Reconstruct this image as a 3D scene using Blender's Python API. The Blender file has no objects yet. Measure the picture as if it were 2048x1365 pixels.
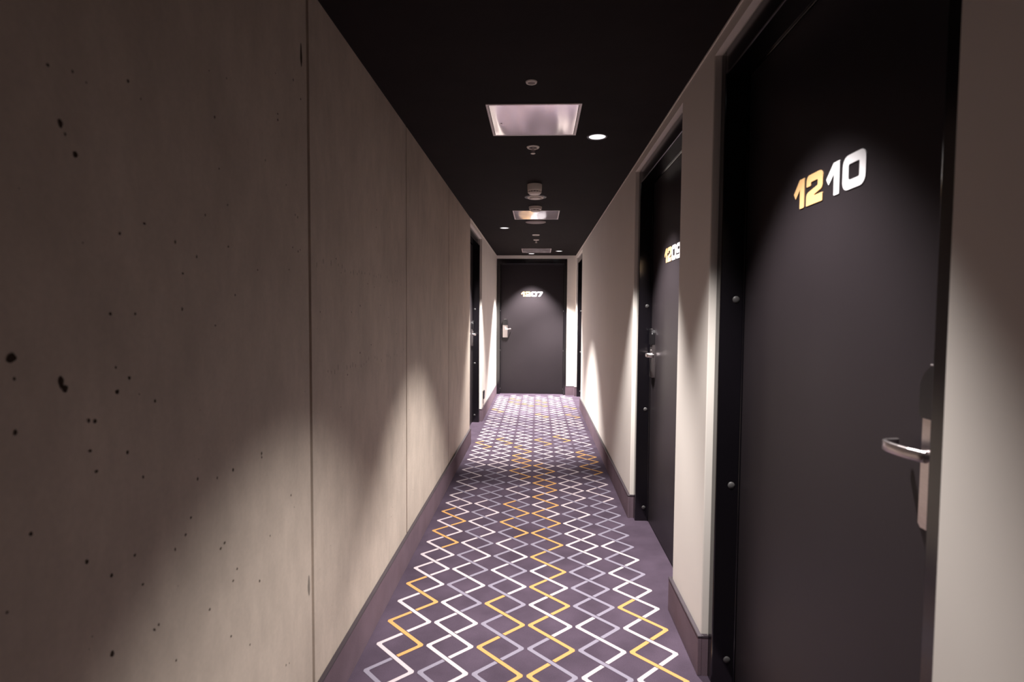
import bpy, bmesh, math, random
from mathutils import Vector, Matrix

C = bpy.context.scene.collection
SC = bpy.context.scene
random.seed(7)

# ------------------------------------------------------------------ camera
EYE = 1.29
YAW, PITCH, ROLL, FPX = -.0459, .0479, .0072, 1118.9
cd = bpy.data.cameras.new('camera'); cam = bpy.data.objects.new('camera', cd); C.objects.link(cam)
fw = Vector((math.sin(YAW)*math.cos(PITCH), math.cos(YAW)*math.cos(PITCH), -math.sin(PITCH)))
rt = Vector((math.cos(YAW), -math.sin(YAW), 0)); up = rt.cross(fw)
r2 = rt*math.cos(ROLL)+up*math.sin(ROLL); u2 = -rt*math.sin(ROLL)+up*math.cos(ROLL)
M = Matrix.Identity(4)
for i in range(3):
    M[i][0] = r2[i]; M[i][1] = u2[i]; M[i][2] = -fw[i]
M[2][3] = EYE
cam.matrix_world = M
cd.sensor_width = 36; cd.lens = FPX/2048*36; cd.clip_start = .02
cd.dof.use_dof = True; cd.dof.focus_distance = 4.0; cd.dof.aperture_fstop = 4.0
SC.camera = cam

# ------------------------------------------------------------------ world, exposure
w = bpy.data.worlds.new('world'); SC.world = w; w.use_nodes = True
w.node_tree.nodes['Background'].inputs[0].default_value = (.9, .8, .8, 1)
w.node_tree.nodes['Background'].inputs[1].default_value = 0.0
SC.view_settings.view_transform = 'Standard'; SC.view_settings.look = 'None'
SC.view_settings.gamma = 1; SC.view_settings.use_curve_mapping = False
SC.view_settings.exposure = 2.58
SC.cycles.max_bounces = 12; SC.cycles.diffuse_bounces = 8
SC.cycles.sample_clamp_indirect = 6.0

# corridor dimensions (metres); x right, y ahead, z up, the camera stands at x = y = 0
XL, XR, H, YE = -.6675, .5961, 2.2251, 8.944
YB = -2.4
OT = 2.178          # top of the door openings
LIGHTS = [  # x, y, watts
    (.302, 1.44, 38.5),
    (.302, 3.00, 76.0),
    (-.371, 6.105, 142.0),
    (.302, 8.32, 130.0),
    (-.107, 8.67, 130.0),
]
SPOT_DEG, SPOT_BLEND = 80, .55

# ------------------------------------------------------------------ materials
def srgb(r, g, b):
    f = lambda c: (c/255/12.92) if c/255 <= .04045 else ((c/255+.055)/1.055)**2.4
    return (f(r), f(g), f(b), 1)

def mat(name, col, rough=.5, metal=0, spec=.5, noise=None, bump=None, emit=None):
    m = bpy.data.materials.new(name); m.use_nodes = True
    nt = m.node_tree; b = nt.nodes['Principled BSDF']
    b.inputs['Base Color'].default_value = col
    b.inputs['Roughness'].default_value = rough
    b.inputs['Metallic'].default_value = metal
    b.inputs['Specular IOR Level'].default_value = spec
    tc = nt.nodes.new('ShaderNodeTexCoord')
    def noise_node(scale, detail=4, stretch=(1, 1, 1)):
        mp = nt.nodes.new('ShaderNodeMapping'); mp.inputs['Scale'].default_value = stretch
        nt.links.new(tc.outputs['Object'], mp.inputs[0])
        n = nt.nodes.new('ShaderNodeTexNoise'); n.inputs['Scale'].default_value = scale
        n.inputs['Detail'].default_value = detail
        nt.links.new(mp.outputs[0], n.inputs['Vector'])
        return n
    if noise:
        layers = noise if isinstance(noise, list) else [noise]
        prev = None
        for (scale, amt, stretch) in layers:
            n = noise_node(scale, 5, stretch)
            mr = nt.nodes.new('ShaderNodeMapRange')
            mr.inputs['From Min'].default_value = .3; mr.inputs['From Max'].default_value = .7
            mr.inputs['To Min'].default_value = 1-amt; mr.inputs['To Max'].default_value = 1+amt
            nt.links.new(n.outputs['Fac'], mr.inputs['Value'])
            if prev is None: prev = mr.outputs[0]
            else:
                mu = nt.nodes.new('ShaderNodeMath'); mu.operation = 'MULTIPLY'
                nt.links.new(prev, mu.inputs[0]); nt.links.new(mr.outputs[0], mu.inputs[1]); prev = mu.outputs[0]
        vm = nt.nodes.new('ShaderNodeVectorMath'); vm.operation = 'SCALE'
        vm.inputs[0].default_value = col[:3]
        nt.links.new(prev, vm.inputs['Scale'])
        nt.links.new(vm.outputs[0], b.inputs['Base Color'])
    if bump:
        scale, strength, dist, stretch = bump
        n = noise_node(scale, 6 if scale > 10 else 0, stretch)
        bp = nt.nodes.new('ShaderNodeBump'); bp.inputs['Strength'].default_value = strength
        bp.inputs['Distance'].default_value = dist
        nt.links.new(n.outputs['Fac'], bp.inputs['Height']); nt.links.new(bp.outputs[0], b.inputs['Normal'])
    if emit:
        b.inputs['Emission Color'].default_value = emit[0]; b.inputs['Emission Strength'].default_value = emit[1]
    return m

I3 = (1, 1, 1)
m_concrete = mat('concrete', srgb(200, 186, 172), .62, spec=.35,
                 noise=[(1.6, .10, (1, 1, .7)), (6, .09, (1, 1.2, .7)), (22, .045, (1, 1.4, .6)), (90, .035, I3)],
                 bump=(14, .12, .004, (1, 1, .5)))
m_pore = mat('concrete_pore', srgb(70, 58, 50), .9, spec=.1, noise=(40, .2, I3))  # shade inside the deep pits put into the colour of flat discs
m_pore_soft = mat('concrete_stain', srgb(140, 131, 122), .8, spec=.1, noise=(60, .15, I3))
m_plaster = mat('plaster', srgb(230, 223, 215), .7, spec=.25, noise=(3, .02, I3), bump=(220, .06, .0008, I3))
m_ceiling = mat('black_ceiling', srgb(34, 29, 29), .85, spec=.12, noise=(6, .1, I3))
m_carpet = mat('carpet_purple', srgb(74, 63, 75), .95, spec=.05,
               noise=[(6, .2, I3), (420, .22, I3)], bump=(600, .35, .003, I3))
m_cw = mat('carpet_cream', srgb(186, 173, 176), .95, spec=.05, noise=(420, .10, I3))
m_cg = mat('carpet_grey', srgb(131, 125, 138), .95, spec=.05, noise=(420, .10, I3))
m_cy = mat('carpet_gold', srgb(190, 144, 90), .95, spec=.05, noise=(420, .10, I3))
m_skirt = mat('skirting_carpet', srgb(112, 95, 104), .95, spec=.05, noise=[(7, .1, I3), (420, .18, I3)])
m_cap = mat('skirting_edge', srgb(62, 54, 60), .45, spec=.4, noise=(20, .08, I3))
m_frame = mat('black_steel', srgb(12, 10, 14), .17, spec=.8, noise=(30, .05, I3))
m_leaf = mat('black_laminate', srgb(38, 33, 36), .42, spec=.25, noise=[(3, .05, I3), (260, .05, (1, 1, .2))])
m_stud = mat('black_rubber', srgb(70, 68, 68), .5, noise=(30, .05, I3))
m_gold = mat('number_gold', srgb(218, 176, 122), .5, noise=(20, .03, I3))
m_white = mat('number_white', srgb(245, 243, 246), .5, noise=(20, .02, I3))
m_steel = mat('brushed_steel', srgb(205, 196, 196), .3, metal=1, noise=(60, .06, (1, 1, 8)))
m_blackp = mat('black_plastic', srgb(22, 20, 22), .3, noise=(30, .05, I3))
m_alu = mat('aluminium_panel', srgb(240, 232, 234), .15, metal=.6, noise=(5, .03, I3),
            bump=(3.2, .16, .03, (4.5, .8, 1)))
m_alu_frame = mat('aluminium_frame', srgb(225, 215, 215), .45, metal=.2, noise=(30, .04, I3))
m_wp = mat('white_plastic', srgb(248, 240, 230), .5, noise=(30, .03, I3))
m_gp = mat('grey_plastic', srgb(150, 138, 135), .6, noise=(30, .05, I3))
m_lens = mat('lamp_lens', (1, 1, 1, 1), .4, noise=(30, .01, I3), emit=((1, .96, 1, 1), .22))
m_rim = mat('dark_rim', srgb(70, 66, 74), .4, noise=(30, .05, I3))

# ------------------------------------------------------------------ helpers
class MB:
    """collects shapes in world coordinates, links them as one mesh object"""
    def __init__(s, f=None): s.bm = bmesh.new(); s.f = f or (lambda p: p)
    def box(s, a, b, bevel=0, mi=0, seg=1):
        vs = [s.bm.verts.new(s.f((x, y, z))) for z in (a[2], b[2]) for y in (a[1], b[1]) for x in (a[0], b[0])]
        q = [(0, 1, 3, 2), (4, 6, 7, 5), (0, 4, 5, 1), (2, 3, 7, 6), (0, 2, 6, 4), (1, 5, 7, 3)]
        fs = [s.bm.faces.new([vs[i] for i in k]) for k in q]
        for f in fs: f.material_index = mi
        if bevel:
            es = list({e for f in fs for e in f.edges})
            bmesh.ops.bevel(s.bm, geom=es, offset=bevel, segments=seg, affect='EDGES', profile=.5, material=mi)
        return s
    def poly(s, pts, mi=0):
        f = s.bm.faces.new([s.bm.verts.new(s.f(p)) for p in pts]); f.material_index = mi; return f
    def prism(s, pts2, mp, lo, hi, mi=0, bevel=0):
        """pts2 outline, mp(x, y, h) -> point"""
        a = [s.bm.verts.new(s.f(mp(x, y, lo))) for x, y in pts2]; b = [s.bm.verts.new(s.f(mp(x, y, hi))) for x, y in pts2]
        n = len(pts2); fs = [s.bm.faces.new(a[::-1]), s.bm.faces.new(b)]
        for i in range(n): fs.append(s.bm.faces.new((a[i], a[(i+1) % n], b[(i+1) % n], b[i])))
        for f in fs: f.material_index = mi
        if bevel:
            es = list(fs[1].edges)
            bmesh.ops.bevel(s.bm, geom=es, offset=bevel, segments=2, affect='EDGES', material=mi)
        return s
    def lathe(s, prof, org, axis='z', n=40, mi=0, smooth=True):
        """prof: (radius, height) pairs"""
        rings = []
        def P(r, h, t):
            c, d = r*math.cos(t), r*math.sin(t)
            if axis == 'z': return (org[0]+c, org[1]+d, org[2]+h)
            if axis == 'y': return (org[0]+c, org[1]+h, org[2]+d)
            return (org[0]+h, org[1]+c, org[2]+d)
        for r, h in prof:
            if r < 1e-6: rings.append([s.bm.verts.new(s.f(P(0, h, 0)))])
            else: rings.append([s.bm.verts.new(s.f(P(r, h, 2*math.pi*i/n))) for i in range(n)])
        for A, B in zip(rings, rings[1:]):
            for i in range(n):
                j = (i+1) % n
                if len(A) == 1 and len(B) == 1: continue
                if len(A) == 1: vs = (A[0], B[i], B[j])
                elif len(B) == 1: vs = (A[i], B[0], A[j])
                else: vs = (A[i], B[i], B[j], A[j])
                f = s.bm.faces.new(vs); f.material_index = mi; f.smooth = smooth
        return s
    def band(s, path, wz, th, mi=0):
        """flat bar of height wz and thickness th swept along a horizontal path of points, in the builder's own frame"""
        n = len(path); rings = []
        for i, p in enumerate(path):
            a = Vector(path[max(0, i-1)]); b = Vector(path[min(n-1, i+1)])
            d = (b-a).normalized(); q = Vector((-d.y, d.x, 0)); p = Vector(p); z = Vector((0, 0, 1))
            ring = []
            for sx, sz in ((-1, -.6), (-.6, -1), (.6, -1), (1, -.6), (1, .6), (.6, 1), (-.6, 1), (-1, .6)):
                ring.append(s.bm.verts.new(s.f(tuple(p+q*(sx*th/2)+z*((sz if abs(sz) == 1 else sz/abs(sz)*.86)*wz/2)))))
            rings.append(ring)
        for A, B in zip(rings, rings[1:]):
            for i in range(8):
                f = s.bm.faces.new((A[i], A[(i+1) % 8], B[(i+1) % 8], B[i])); f.material_index = mi; f.smooth = i in (3, 7)
        s.bm.faces.new(rings[0][::-1]); s.bm.faces.new(rings[-1])
        return s
    def build(s, name, mats, parent=None, base=None):
        bmesh.ops.recalc_face_normals(s.bm, faces=s.bm.faces[:])
        me = bpy.data.meshes.new(name)
        off = Vector(base) if base is not None else None
        if parent is not None and base is None: off = Vector(BASE[parent.name])
        if off is not None: bmesh.ops.translate(s.bm, verts=s.bm.verts[:], vec=-off)
        s.bm.to_mesh(me); s.bm.free()
        for m in (mats if isinstance(mats, (list, tuple)) else [mats]): me.materials.append(m)
        o = bpy.data.objects.new(name, me); C.objects.link(o)
        if parent is not None:
            o.parent = parent; BASE[o.name] = BASE[parent.name]
        else:
            if off is not None: o.location = off
            BASE[o.name] = tuple(off) if off is not None else (0, 0, 0)
        return o
BASE = {}
def empty(name, loc):
    o = bpy.data.objects.new(name, None); C.objects.link(o); o.location = loc; o.empty_display_size = .1
    BASE[o.name] = tuple(loc); return o
def tag(o, label, cat, group=None, kind=None):
    o['label'] = label; o['category'] = cat
    if group: o['group'] = group
    if kind: o['kind'] = kind
    return o
def struct(o, label, cat): return tag(o, label, cat, kind='structure')

# ------------------------------------------------------------------ the lamps
def downlight(x, y, watts, label, seen=True):
    t = tag(empty('ceiling_downlight', (x, y, H)), label, 'ceiling light', 'round recessed downlights')
    MB().lathe([(.0435, -.001), (.0445, -.0035), (.053, -.0035), (.055, 0)], (x, y, H)).build('trim_ring', m_rim, t)
    MB().lathe([(0, -.0022), (.043, -.0022), (.0435, 0)], (x, y, H)).build('lens', m_lens, t)
    ld = bpy.data.lights.new('downlight_beam', 'SPOT'); ld.energy = watts
    ld.spot_size = math.radians(SPOT_DEG); ld.spot_blend = SPOT_BLEND; ld.shadow_soft_size = .028
    ld.color = (1, .95, .925)
    lo = bpy.data.objects.new('downlight_beam', ld); C.objects.link(lo)
    lo.parent = t; lo.location = (0, 0, -.012)
DL = ['downlight in the ceiling before the nearest right-hand door',
      'largest visible round downlight, right of the nearest metal ceiling hatch',
      'small bright downlight on the left side of the ceiling, beyond the middle hatch',
      'far downlight at the right of the farthest ceiling hatch',
      'farthest downlight, just in front of the end door']
for (x, y, wt), lb in zip(LIGHTS, DL): downlight(x, y, wt, lb)

# ------------------------------------------------------------------ shell
# carpeted floor with its woven lattice pattern
fl = MB()
def fquad(x0, y0, x1, y1): fl.poly([(x0, y0, 0), (x1, y0, 0), (x1, y1, 0), (x0, y1, 0)])
fquad(-.95, YB, .95, YE+.2)
fl.box((-.95, YB, -.1), (.95, YE+.2, -.001))
PX, PY, X0, Y0 = .196, .1636, -.030-3*.196, 1.936
rows = {0: 'GGGYWW', 1: 'WWYGGY', 2: 'YWGYWW', 3: 'WWYWGY', 4: 'YGGYGW', 5: 'WWWWGW', 6: 'WGGYGG', 7: 'WWWGWW',
        8: 'YGGYWG', 9: 'WWYGWG', 10: 'YGGYGG', 11: 'WWYWWG', 12: 'WGGYGG', 13: 'GGWWWW', 14: 'WGGYWG', 15: 'GGWYWW',
        16: 'WGYWGG', 17: 'GWWYWY', 18: 'WWYWGG', 19: 'WWYGGY', 20: 'WWWWWY'}
rr = random.Random(3)
CW = .0160
def stroke(pts, width, mi, z):
    pts = [Vector((p[0], p[1])) for p in pts]; n = len(pts); L = []; R = []
    for i in range(n):
        if i == 0: d = (pts[1]-pts[0]).normalized(); q = Vector((-d.y, d.x)); L.append(pts[0]+q*width/2); R.append(pts[0]-q*width/2); continue
        if i == n-1: d = (pts[-1]-pts[-2]).normalized(); q = Vector((-d.y, d.x)); L.append(pts[-1]+q*width/2); R.append(pts[-1]-q*width/2); continue
        a = (pts[i]-pts[i-1]).normalized(); b = (pts[i+1]-pts[i]).normalized()
        qa = Vector((-a.y, a.x)); qb = Vector((-b.y, b.x)); m = (qa+qb).normalized(); k = width/2/m.dot(qa)
        L.append(pts[i]+m*k); R.append(pts[i]-m*k)
    return L, R
def element(c, k, mi):
    xl = X0+PX*c; yk = Y0+PY*k
    Lx, Rx, Cx = xl+.0068, xl+.1782, xl+.0925
    z = .0008
    sl = PY/(Rx-Lx)                                  # slope of the strands
    ang = math.atan(sl)
    # under-strand ends stop at the over strand: cut parallel to it
    g = (CW/2+.0038)/math.cos(ang)                    # vertical offset from the over strand's axis
    def cut(side):                                   # end points (two corners) of the stub
        # stub runs with slope +sl (down-left), over strand has slope -sl
        out = []
        for off in (-CW/2/math.cos(ang), CW/2/math.cos(ang)):
            # stub line y = yc + sl (x-Cx) + off ; over strand edge y = yc - sl (x-Cx) + side*g
            dx = (side*g-off)/(2*sl); out.append((Cx+dx, sl*dx+off))
        return out
    hw = CW/2/math.cos(ang)
    chL, tip = xl, .0
    # upper stub: left vertex (Lx, yk) rises to the crossing at (Cx, yk+PY/2); nearer side of the strand above it
    yc = yk+PY/2
    e = cut(-1)
    low, high = (e[0][0], yc+e[0][1]), (e[1][0], yc+e[1][1])
    # left vertex: outer tip chamfered, inner corner rounded
    mit = hw/sl
    oy = (Lx-mit)                                    # uncut outer tip x
    chx = oy+.0062
    dy = (chx-oy)*sl
    inn = Lx+mit
    r = .011
    inner = [(inn+r, yk+r*sl), (inn+r*.35, yk+r*.28), (inn+r*.35, yk-r*.28), (inn+r, yk-r*sl)]
    outer = [(chx, yk+dy), (chx, yk-dy)]
    # right vertex one row nearer
    yr = yk-PY
    oy2 = Rx+mit; chx2 = oy2-.0062; inn2 = Rx-mit
    inner2 = [(inn2-r, yr+r*sl), (inn2-r*.35, yr+r*.28), (inn2-r*.35, yr-r*.28), (inn2-r, yr-r*sl)]
    outer2 = [(chx2, yr+dy), (chx2, yr-dy)]
    yc2 = yr-PY/2
    e2 = cut(1)
    low2, high2 = (e2[0][0], yc2+e2[0][1]), (e2[1][0], yc2+e2[1][1])
    # stub polygon (upper)
    P = lambda q: (q[0], q[1], z)
    # quads strips: side A (outer for left vertex) / side B (inner)
    A = [high, outer[0], outer[1]]; B = [low]+inner
    fl.poly([P(high), P(outer[0]), P(inner[0]), P(low)], mi)
    fl.poly([P(outer[0]), P(outer[1]), P(inner[3]), P(inner[2]), P(inner[1]), P(inner[0])], mi)
    # long diagonal: from left vertex lower side to right vertex upper side
    fl.poly([P(inner[3]), P(outer[1]), P(inner2[0]), P(outer2[0])], mi)
    fl.poly([P(outer2[0]), P(inner2[0]), P(inner2[1]), P(inner2[2]), P(inner2[3]), P(outer2[1])], mi)
    fl.poly([P(outer2[1]), P(inner2[3]), P(high2), P(low2)], mi)
for k in range(-11, 43):
    for c in range(6):
        ch = rows[k][c] if k in rows else rr.choice('WWWWWWGGGGY')
        if Y0+PY*(k+.5) > YE: continue
        element(c, k, {'W': 1, 'G': 2, 'Y': 3}[ch])
struct(fl.build('floor', [m_carpet, m_cw, m_cg, m_cy]), 'purple carpet with interlaced cream, grey and gold diamond lines', 'floor')

struct(MB().box((-.95, YB, H), (.95, YE+.2, H+.1)).build('ceiling', m_ceiling), 'matt black corridor ceiling', 'ceiling')

# concrete wall on the left: profile with three V joints, extruded up
DOORS_L = (5.4917, 6.6467)
cw = MB()
prof = [(-.95, YB), (XL, YB)]
for y in (1.614, 2.819, 4.167):
    wd = .009 if y < 2 else .007
    prof += [(XL, y-wd), (XL-.022, y-.004), (XL-.022, y+.004), (XL, y+wd)]
prof += [(XL, DOORS_L[0]-.004), (XL-.004, DOORS_L[0]), (-.95, DOORS_L[0])]
cw.prism(prof, lambda x, y, h: (x, y, h), 0, H, 0)
cw.box((-.95, DOORS_L[0], OT), (XL, DOORS_L[1], H), mi=1)
cw.box((-.95, DOORS_L[1], 0), (XL, YE+.2, H), mi=1)
holes = [(1.569, 2.009), (0.787, 1.515), (0.896, 1.663), (0.763, 1.551), (0.746, 1.623), (1.153, 1.589), (1.14, 1.69), (1.466, 1.627), (1.563, 1.886), (0.869, 1.414), (0.926, 1.439), (0.845, 1.286), (0.899, 1.286), (1.022, 1.295), (1.07, 1.398), (1.183, 1.431), (0.678, 1.23), (0.681, 1.203), (0.751, 1.19), (0.757, 1.18), (0.855, 1.162), (0.882, 1.181), (0.942, 1.134), (0.68, 1.134), (0.798, 1.081), (0.809, 1.047), (0.697, 0.995), (0.908, 1.009), (0.987, 0.85), (1.035, 0.892), (1.018, 0.865), (0.833, 0.874), (0.884, 0.884), (0.786, 0.917), (1.149, 0.795), (1.134, 0.789), (1.296, 0.64), (1.18, 0.697), (1.197, 0.716), (0.938, 0.735), (0.926, 0.733), (0.83, 0.749), (0.983, 0.641), (1.473, 0.793), (1.315, 0.938), (1.315, 0.948), (1.187, 0.943), (1.126, 0.943), (1.059, 0.961), (1.091, 0.68), (1.247, 0.511), (1.431, 0.343), (1.168, 0.578), (1.352, 0.729), (0.874, 1.06), (0.809, 1.124), (0.797, 1.127), (0.901, 0.826), (1.422, 1.781), (1.516, 1.919), (1.422, 1.796), (1.519, 1.558), (1.477, 1.405), (1.549, 1.466), (1.308, 1.391), (1.183, 1.52), (1.101, 1.484), (1.006, 1.418), (1.026, 1.362), (1.207, 1.328), (1.129, 1.262), (2.076, 1.318), (1.829, 1.469), (1.875, 1.426), (2.257, 1.395), (2.17, 1.405), (2.35, 1.324), (2.476, 1.272), (1.979, 1.293), (2.297, 1.715), (2.289, 1.643), (1.689, 1.293), (1.534, 1.554), (1.535, 1.46), (1.501, 1.467), (2.072, 1.141), (2.212, 1.163), (1.932, 1.073), (2.617, 1.194), (2.872, 0.788)]
big = {0: (.006, .03), 16: (.007, .006), 18: (.0045, .009), 19: (.005, .006), 41: (.004, .005), 34: (.0035, .003), 35: (.0035, .003), 20: (.004, .004), 1: (.004, .005), 3: (.004, .006)}
def blot(y, z, ry, rz, mi):
    n = 12
    cw.poly([(XL+.0005, y+ry*math.cos(t)*(1+.18*math.sin(3*t+y*50)), z+rz*math.sin(t)*(1+.15*math.cos(2*t+z*70))) for t in [2*math.pi*i/n for i in range(n)]], mi)
for i, (y, z) in enumerate(holes):
    ry, rz = big.get(i, (.0019+.0013*random.random(), .002+.0018*random.random()))
    blot(y, z, ry, rz, 2)
blot(1.585, .486, .007, .028, 3)
for i in range(150):
    y = random.uniform(.5, 5.2); z = random.uniform(.3, 2.1); s = random.choice((.0008, .001, .0013, .0018))
    blot(y, z, s, s*random.uniform(.8, 1.6), 2)
for (ya, za, yb, zb) in ((1.66, 1.44, 2.7, 1.44), (1.75, 1.10, 2.75, 1.10)):    # faint dashes left by the formwork
    for i in range(34):
        t = i/33; y = ya+(yb-ya)*t+random.uniform(-.006, .006)
        if random.random() < .3: continue
        blot(y, za+random.uniform(-.012, .012), .0022, random.uniform(.005, .011), 3)
struct(cw.build('wall_left', [m_concrete, m_plaster, m_pore, m_pore_soft]), 'grey cast concrete wall with vertical joints and small pores, plastered beyond the left-hand door', 'wall')

# plaster wall on the right with three door openings
DR = [(.8456, 1.9879), (2.413, 3.5463), (7.6944, 8.840)]
rw = MB(); y0 = YB
for a, b in DR:
    rw.box((XR, y0, 0), (.95, a, H), bevel=.003); rw.box((XR, a-.003, OT), (.95, b+.003, H)); y0 = b
rw.box((XR, y0, 0), (.95, YE+.2, H), bevel=.003)
struct(rw.build('wall_right', m_plaster), 'off-white plastered wall with three door openings', 'wall')
EX0, EX1 = -.664, .461
ew = MB()
ew.box((EX1, YE, 0), (.95, YE+.2, H)); ew.box((-.95, YE, OT), (EX1, YE+.2, H)); ew.box((-.95, YE, 0), (EX0, YE+.2, OT))
struct(ew.build('wall_end', m_plaster), 'narrow plaster wall around the end door', 'wall')
struct(MB().box((-.95, YB-.1, 0), (.95, YB, H)).build('wall_back', m_plaster), 'plain wall closing the corridor behind the viewer', 'wall')
struct(MB().box((-.95, YE+.2, 0), (.95, YE+.25, H)).build('wall_end_back', m_ceiling), 'dark wall behind the end door', 'wall')
struct(MB().box((XR-.004, YB, H-.006), (XR, YE, H)).build('trim_1', m_plaster), 'thin pale bead along the top of the right wall', 'trim')
struct(MB().box((XL, DOORS_L[0], H-.006), (XL+.004, YE, H)).build('trim_2', m_plaster), 'thin pale bead along the top of the left plaster wall', 'trim')

# carpet-clad skirting with a dark edge
def skirting(name, label, x_wall, sgn, a, b, ra, rb, hb, t):
    """sgn = direction out of the wall; ra / rb: whether it returns into the opening at a / b"""
    m = MB(); cap = MB()
    for mm, z0, z1, e in ((m, 0, hb-.007, 0), (cap, hb-.007, hb, .0012)):
        ya = a-(t+e if ra else 0); yb = b+(t+e if rb else 0)
        xs = sorted((x_wall, x_wall+sgn*(t+e)))
        mm.box((xs[0], ya, z0), (xs[1], yb, z1), bevel=.0015)
        rx = sorted((x_wall, x_wall-sgn*.022))
        if ra: mm.box((rx[0], ya, z0), (rx[1], a, z1))
        if rb: mm.box((rx[0], b, z0), (rx[1], yb, z1))
    o = m.build(name, m_skirt, base=(x_wall, a, 0)); cap.build('top_edge', m_cap, o)
    struct(o, label, 'baseboard')
skirting('baseboard_left', 'purple carpet skirting along the concrete wall', XL, 1, YB, DOORS_L[0], False, False, .155, .014)
skirting('baseboard_left', 'purple carpet skirting on the left between its door and the end door', XL, 1, DOORS_L[1], YE, True, False, .150, .013)
skirting('baseboard_right', 'purple carpet skirting right of the nearest door', XR, -1, YB, DR[0][0], False, True, .147, .014)
skirting('baseboard_right', 'short purple skirting on the pier between the two nearest right doors', XR, -1, DR[0][1], DR[1][0], True, True, .147, .014)
skirting('baseboard_right', 'long purple skirting on the right beyond the second door', XR, -1, DR[1][1], DR[2][0], True, True, .147, .014)
skirting('baseboard_right', 'tiny purple skirting in the far right corner', XR, -1, DR[2][1], YE, True, False, .147, .014)
eb = MB().box((EX1-.012, YE-.014, 0), (XR-.014, YE, .140)); eb.box((EX1-.012, YE, 0), (EX1, YE+.022, .140))
ebo = eb.build('baseboard_end', m_skirt, base=(EX1, YE, 0)); struct(ebo, 'purple skirting right of the end door', 'baseboard')
MB().box((EX1-.013, YE-.0152, .140), (XR-.014, YE+.022, .147)).build('top_edge', m_cap, ebo)

# ------------------------------------------------------------------ numerals
def fillet(pts, n=5):
    out = []
    L = len(pts)
    for i, (x, y, r) in enumerate(pts):
        if r <= 0: out.append((x, y)); continue
        p = Vector((x, y)); a = (Vector(pts[i-1][:2])-p); b = (Vector(pts[(i+1) % L][:2])-p)
        ua, ub = a.normalized(), b.normalized(); ang = ua.angle(ub)
        d = min(r/math.tan(ang/2), a.length*.49, b.length*.49); r = d*math.tan(ang/2)
        cen = p+(ua+ub).normalized()*(r/math.sin(ang/2))
        s, e = p+ua*d, p+ub*d
        a0 = math.atan2(s.y-cen.y, s.x-cen.x); a1 = math.atan2(e.y-cen.y, e.x-cen.x); dd = (a1-a0+math.pi) % (2*math.pi)-math.pi
        out += [(cen.x+r*math.cos(a0+dd*k/n), cen.y+r*math.sin(a0+dd*k/n)) for k in range(n+1)]
    return out
q = .03
GLYPH = {
    '1': (.77, [[(0, .58, q), (.42, 1, q), (.77, 1, q), (.77, 0, q), (.46, 0, q), (.46, .67, 0), (.15, .38, q)]]),
    '2': (1.08, [[(0, .63, q), (0, 1, .24), (1.08, 1, .24), (1.08, .42, .16), (.36, .27, .02), (1.08, .27, q), (1.08, 0, q), (0, 0, q),
                  (0, .42, .16), (.76, .56, .04), (.76, .75, .05), (.30, .75, .05), (.30, .63, q)]]),
    '0': (1.18, [[(0, 0, .27), (0, 1, .27), (1.18, 1, .27), (1.18, 0, .27)], [(.31, .27, .06), (.31, .73, .06), (.87, .73, .06), (.87, .27, .06)]]),
    '7': (1.08, [[(0, 1, q), (1.08, 1, q), (1.08, .76, .08), (.56, 0, q), (.16, 0, q), (.68, .74, 0), (0, .74, q)]]),
    '9': (1.12, [[(0, 0, .2), (1.12, 0, .27), (1.12, 1, .27), (0, 1, .27), (0, .35, .2), (.80, .35, .02), (.80, .25, .02), (.30, .25, .02), (0, .25, q)],
                 [(.30, .57, .05), (.30, .76, .05), (.80, .76, .05), (.80, .57, .05)]]),
}
def digit(ch, mp, x, size, material, parent):
    """2D outline with holes -> filled, 2 mm thick; mp(s, h, z) -> world"""
    wd, loops = GLYPH[ch]
    bm = bmesh.new(); edges = []
    for lp in loops:
        pts = fillet(lp); vs = [bm.verts.new((a*size+x, b*size, 0)) for a, b in pts]
        edges += [bm.edges.new((vs[i], vs[(i+1) % len(vs)])) for i in range(len(vs))]
    bmesh.ops.triangle_fill(bm, use_beauty=True, use_dissolve=False, edges=edges)
    g = bmesh.ops.extrude_face_region(bm, geom=bm.faces[:])
    for v in g['geom']:
        if isinstance(v, bmesh.types.BMVert): v.co.z = .002
    for v in bm.verts: v.co = Vector(mp(v.co.x, v.co.z, v.co.y))
    b = MB(); b.bm.free(); b.bm = bm
    b.build('number_digit', material, parent)
    return wd*size

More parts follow.
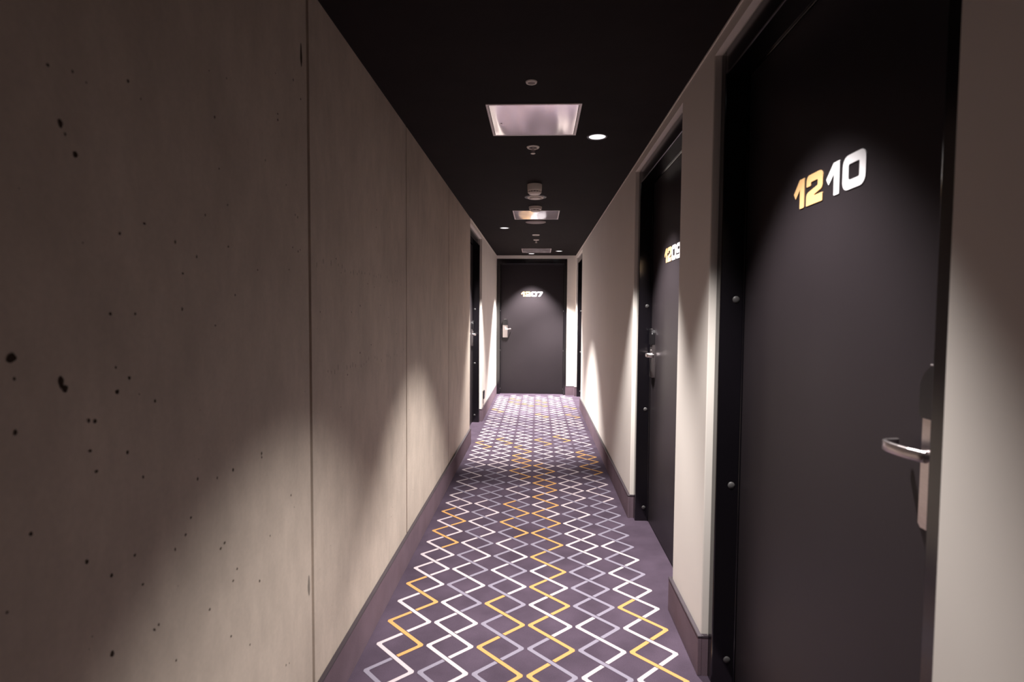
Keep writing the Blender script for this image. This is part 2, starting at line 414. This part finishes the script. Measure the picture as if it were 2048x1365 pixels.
# ------------------------------------------------------------------ doors
def door(name, org, U, N, W, label, number=None, num_dir=1, top=OT):
    """org: corner of the opening on the lock side in the wall plane; U along the opening to the hinge side, N out of the wall"""
    U, N, O = Vector(U), Vector(N), Vector(org)
    f = lambda p: tuple(O+U*p[0]+N*p[1]+Vector((0, 0, p[2])))
    d = struct(empty(name, tuple(O+U*W/2)), label, 'door')
    fr = MB(f); g = .004; jw = .06; fd = .145
    fr.box((g, -fd, 0), (jw, -.023, top-g), bevel=.004, seg=2)
    jh = .05
    fr.box((W-jh, -fd, 0), (W-g, -.023, top-g), bevel=.004, seg=2)
    fr.box((jw-.004, -fd, top-.085), (W-jh+.004, -.0232, top-g), bevel=.004, seg=2)
    # narrow rebate stop around the leaf
    fr.box((jw, -.1035, 0), (jw+.006, -.098, top-.085), bevel=.001); fr.box((W-jh-.006, -.1035, 0), (W-jh, -.098, top-.085), bevel=.001)
    fr.box((jw, -.1035, top-.091), (W-jh, -.098, top-.085), bevel=.001)
    fo = fr.build('door_frame', m_frame, d)
    for side, s in ((W-jh, -1), (jw, 1)):
        for z in (1.345, .705, .085):
            b = MB(f); n = 20
            prof = [(0, .004*s), (.006, .0036*s), (.010, .0022*s), (.012, 0)]
            b.lathe([(r, h) for r, h in prof], (side, -.076, z), axis='x', n=n)
            b.build('frame_stud', m_stud, fo)
    lf = MB(f).box((jw+.004, -.15, .006), (W-jh-.004, -.104, top-.089), bevel=.0015).build('door_leaf', m_leaf, d)
    if number:
        size = .0776; gaps = [.012, .010, .009]; tot = sum(GLYPH[c][0] for c in number)*size
        if number == '1210': gaps = [.012, .017, .014]
        tot += sum(gaps); s = -tot/2
        mp = lambda a, h, z: f((W/2+num_dir*a, -.104+h, 1.577+z))
        for i, ch in enumerate(number):
            s += digit(ch, mp, s, size, m_gold if i < 2 else m_white, lf) + (gaps[i] if i < 3 else 0)
    # card lock: long steel plate with a black reader above
    lu = jw+.077; lk = MB(f)
    outline = fillet([(-.039, .915, .006), (.039, .915, .006), (.039, 1.118, 0), (-.039, 1.118, 0)])
    lk.prism([(a, b) for a, b in outline], lambda a, b, h: (lu+a, -.104+h, b), 0, .015, bevel=.002)
    lo = lk.build('lock_plate', m_steel, d)
    rd = MB(f)
    outline = fillet([(-.040, 1.112, .004), (.040, 1.112, .004), (.040, 1.205, .03), (-.040, 1.205, .03)])
    rd.prism(outline, lambda a, b, h: (lu+a, -.104+h, b), 0, .020, bevel=.004)
    ro = rd.build('card_reader', m_blackp, lo); ro['label'] = 'black card reader head'
    MB(f).box((lu-.020, -.092, 1.2055), (lu+.020, -.086, 1.2085), bevel=.001).build('reader_cap', m_steel, ro)
    MB(f).lathe([(0, .0045), (.004, .004), (.0055, 0)], (lu, -.0895, 1.078), axis='y', n=16).build('keyhole_cover', m_steel, lo)
    lv = MB(f)
    zc = 1.051
    lv.lathe([(.011, 0), (.011, .022), (.0100, .028)], (lu, -.0895, zc), axis='y', n=24)
    path = [(lu-.009, -.067), (lu+.004, -.062), (lu+.02, -.056), (lu+.04, -.0525), (lu+.06, -.051), (lu+.078, -.052),
            (lu+.088, -.056), (lu+.094, -.064), (lu+.097, -.074), (lu+.099, -.086)]
    lv.band([(a, b, zc) for a, b in path], .020, .008)
    lv.build('lever_handle', m_steel, d)
    # dark strip whose black stands in for the shade under the leaf
    MB(f).box((jw, -.15, .0), (W-jh, -.108, .0055)).build('leaf_shade_strip', m_frame, d)
    return d
door('door_1', (XR, DR[0][0], 0), (0, 1, 0), (-1, 0, 0), DR[0][1]-DR[0][0], 'nearest black hotel room door on the right, numbered 1210', '1210', -1)
door('door_2', (XR, DR[1][1], 0), (0, -1, 0), (-1, 0, 0), DR[1][1]-DR[1][0], 'second black door on the right, numbered 1209', '1209', 1)
door('door_3', (EX0, YE, 0), (1, 0, 0), (0, -1, 0), EX1-EX0, 'black door facing the viewer at the end of the corridor, numbered 1207', '1207', 1)
door('door_4', (XL, DOORS_L[1], 0), (0, -1, 0), (1, 0, 0), DOORS_L[1]-DOORS_L[0], 'black door on the left beyond the concrete wall')
door('door_5', (XR, DR[2][0], 0), (0, 1, 0), (-1, 0, 0), DR[2][1]-DR[2][0], 'far black door on the right, seen as a thin dark strip')

# ------------------------------------------------------------------ ceiling fittings
def hatch(x0, y0, x1, y1, label):
    t = tag(empty('ceiling_access_panel', ((x0+x1)/2, (y0+y1)/2, H)), label, 'access panel', 'square metal access panels in the ceiling')
    fr = MB(); b = .011; z0, z1 = H-.004, H
    for a in (((x0, y0), (x1, y0+b)), ((x0, y1-b), (x1, y1)), ((x0, y0+b), (x0+b, y1-b)), ((x1-b, y0+b), (x1, y1-b))):
        fr.box((*a[0], z0), (*a[1], z1))
    fr.build('panel_frame', m_alu_frame, t)
    gp = .0022
    MB().box((x0+b+gp, y0+b+.0005, H-.0035), (x1-b-gp, y1-b-.0005, H), bevel=.0008).build('panel', m_alu, t)
    MB().lathe([(0, -.0045), (.004, -.0045), (.0045, -.0035)], (x0+.055, (y0+y1)/2+.03, H), n=16).build('latch', m_gp, t)
hatch(-.242, 2.53, .187, 2.966, 'nearest and largest shiny metal hatch in the black ceiling')
hatch(-.237, 5.085, .188, 5.549, 'middle pale metal hatch, just behind the small smoke detector')
hatch(-.243, 8.02, .184, 8.513, 'farthest pale metal hatch near the end door')

def cover_disc(x, y, r, label):
    t = tag(empty('ceiling_cover_disc', (x, y, H)), label, 'ceiling disc', 'small round white ceiling discs')
    MB().lathe([(r*.66, -.003), (r*.7, -.0055), (r*.9, -.005), (r, 0)], (x, y, H)).build('rim', m_wp, t)
    MB().lathe([(0, -.004), (r*.66, -.0025), (r*.67, 0)], (x, y, H)).build('centre', m_gp, t)
cover_disc(-.035, 2.30, .0235, 'small white disc in front of the nearest ceiling hatch')
cover_disc(-.032, 6.645, .045, 'small white disc on the far ceiling, before the far sprinkler')

def sprinkler(x, y, label):
    t = tag(empty('sprinkler_head', (x, y, H)), label, 'sprinkler', 'ceiling sprinkler heads')
    MB().lathe([(.024, -.001), (.025, -.006), (.032, -.006), (.036, 0)], (x, y, H)).build('escutcheon', m_wp, t)
    MB().lathe([(0, -.0005), (.024, -.0005), (.0241, 0)], (x, y, H)).build('recess', m_rim, t)
    b = MB().lathe([(.006, 0), (.006, -.012), (.003, -.016), (.0028, -.034)], (x, y, H), n=16)
    for s in (-1, 1): b.band([(x+s*.006, y, H-.014), (x+s*.011, y, H-.02), (x+s*.003, y, H-.032)], .004, .003)
    bo = b.build('sprinkler_body', m_alu_frame, t)
    MB().lathe([(0, -.034), (.013, -.034), (.0135, -.0355), (.012, -.037), (0, -.037)], (x, y, H), n=24).build('deflector', m_wp, bo)
sprinkler(-.036, 3.18, 'near sprinkler head with white ring behind the nearest hatch')
sprinkler(-.030, 7.08, 'far sprinkler head between the far white disc and farthest hatch')

# sounder with detector: tall white cylinder
x, y = -.032, 4.085
t = tag(empty('smoke_detector', (x, y, H)), 'tall white cylindrical smoke detector hanging from the ceiling centre', 'smoke detector')
MB().lathe([(.0525, 0), (.0528, -.006), (.0515, -.040), (.049, -.050), (.0, -.050)], (x, y, H)).build('sounder_base', m_wp, t)
MB().lathe([(.047, -.050), (.0455, -.054), (.044, -.058), (0, -.058)], (x, y, H)).build('inner_core', m_gp, t)
hd = MB()
for i in range(14):
    a = 2*math.pi*i/14; hd.box((x+.0465*math.cos(a)-.0035, y+.0465*math.sin(a)-.0035, H-.058), (x+.0465*math.cos(a)+.0035, y+.0465*math.sin(a)+.0035, H-.050))
hd.lathe([(.048, -.058), (.0455, -.063), (.038, -.070), (.0, -.072)], (x, y, H))
hd.build('detector_head', m_wp, t)

x, y = -.028, 4.52
t = tag(empty('ceiling_air_valve', (x, y, H)), 'white ring-shaped air valve between the two smoke detectors', 'air valve')
MB().lathe([(.050, -.001), (.052, -.009), (.060, -.010), (.068, -.004), (.069, 0)], (x, y, H)).build('ring', m_wp, t)
MB().lathe([(0, -.0165), (.030, -.0155), (.042, -.0125), (.043, -.009), (.02, -.006), (.012, 0)], (x, y, H)).build('valve_disc', m_wp, t)
MB().lathe([(.069, -.001), (.088, -.001), (.0885, 0)], (x, y, H)).build('outer_flange', m_rim, t)

x, y = -.031, 4.92
t = tag(empty('smoke_detector', (x, y, H)), 'low white smoke detector right before the middle ceiling hatch', 'smoke detector')
MB().lathe([(.057, 0), (.0575, -.004), (.056, -.012), (.045, -.014)], (x, y, H)).build('base', m_wp, t)
MB().lathe([(.054, -.014), (.056, -.019), (.050, -.026), (.040, -.028)], (x, y, H)).build('detector_body', m_wp, t)
MB().lathe([(.040, -.026), (.038, -.034), (.036, -.036)], (x, y, H)).build('inner_core', m_gp, t)
cg = MB().lathe([(.040, -.035), (.036, -.040), (.0, -.042)], (x, y, H))
for i in range(8):
    a = 2*math.pi*i/8+.2; cg.box((x+.0385*math.cos(a)-.003, y+.0385*math.sin(a)-.003, H-.037), (x+.0385*math.cos(a)+.003, y+.0385*math.sin(a)+.003, H-.027))
cg.build('sensor_cap', m_wp, t)

x, y = -.031, 5.72
t = tag(empty('ceiling_speaker', (x, y, H)), 'flat round grey ceiling speaker behind the middle hatch', 'speaker')
MB().lathe([(.096, -.003), (.099, -.006), (.103, -.004), (.104, 0)], (x, y, H)).build('rim', m_gp, t)
MB().lathe([(0, -.004), (.096, -.003), (.0961, 0)], (x, y, H)).build('grille', m_gp, t)

# little black fitting low on the left wall, near the end door
t = tag(empty('wall_socket', (XL, 6.85, .19)), 'small black fitting low on the left wall before the end door', 'socket')
MB().box((XL, 6.80, .245), (XL+.018, 6.90, .345), bevel=.004, seg=2).build('housing', m_blackp, t)
MB().box((XL, 6.805, .19), (XL+.006, 6.835, .246), bevel=.001).build('lower_strip', m_blackp, t)  # thin dark strip below the housing
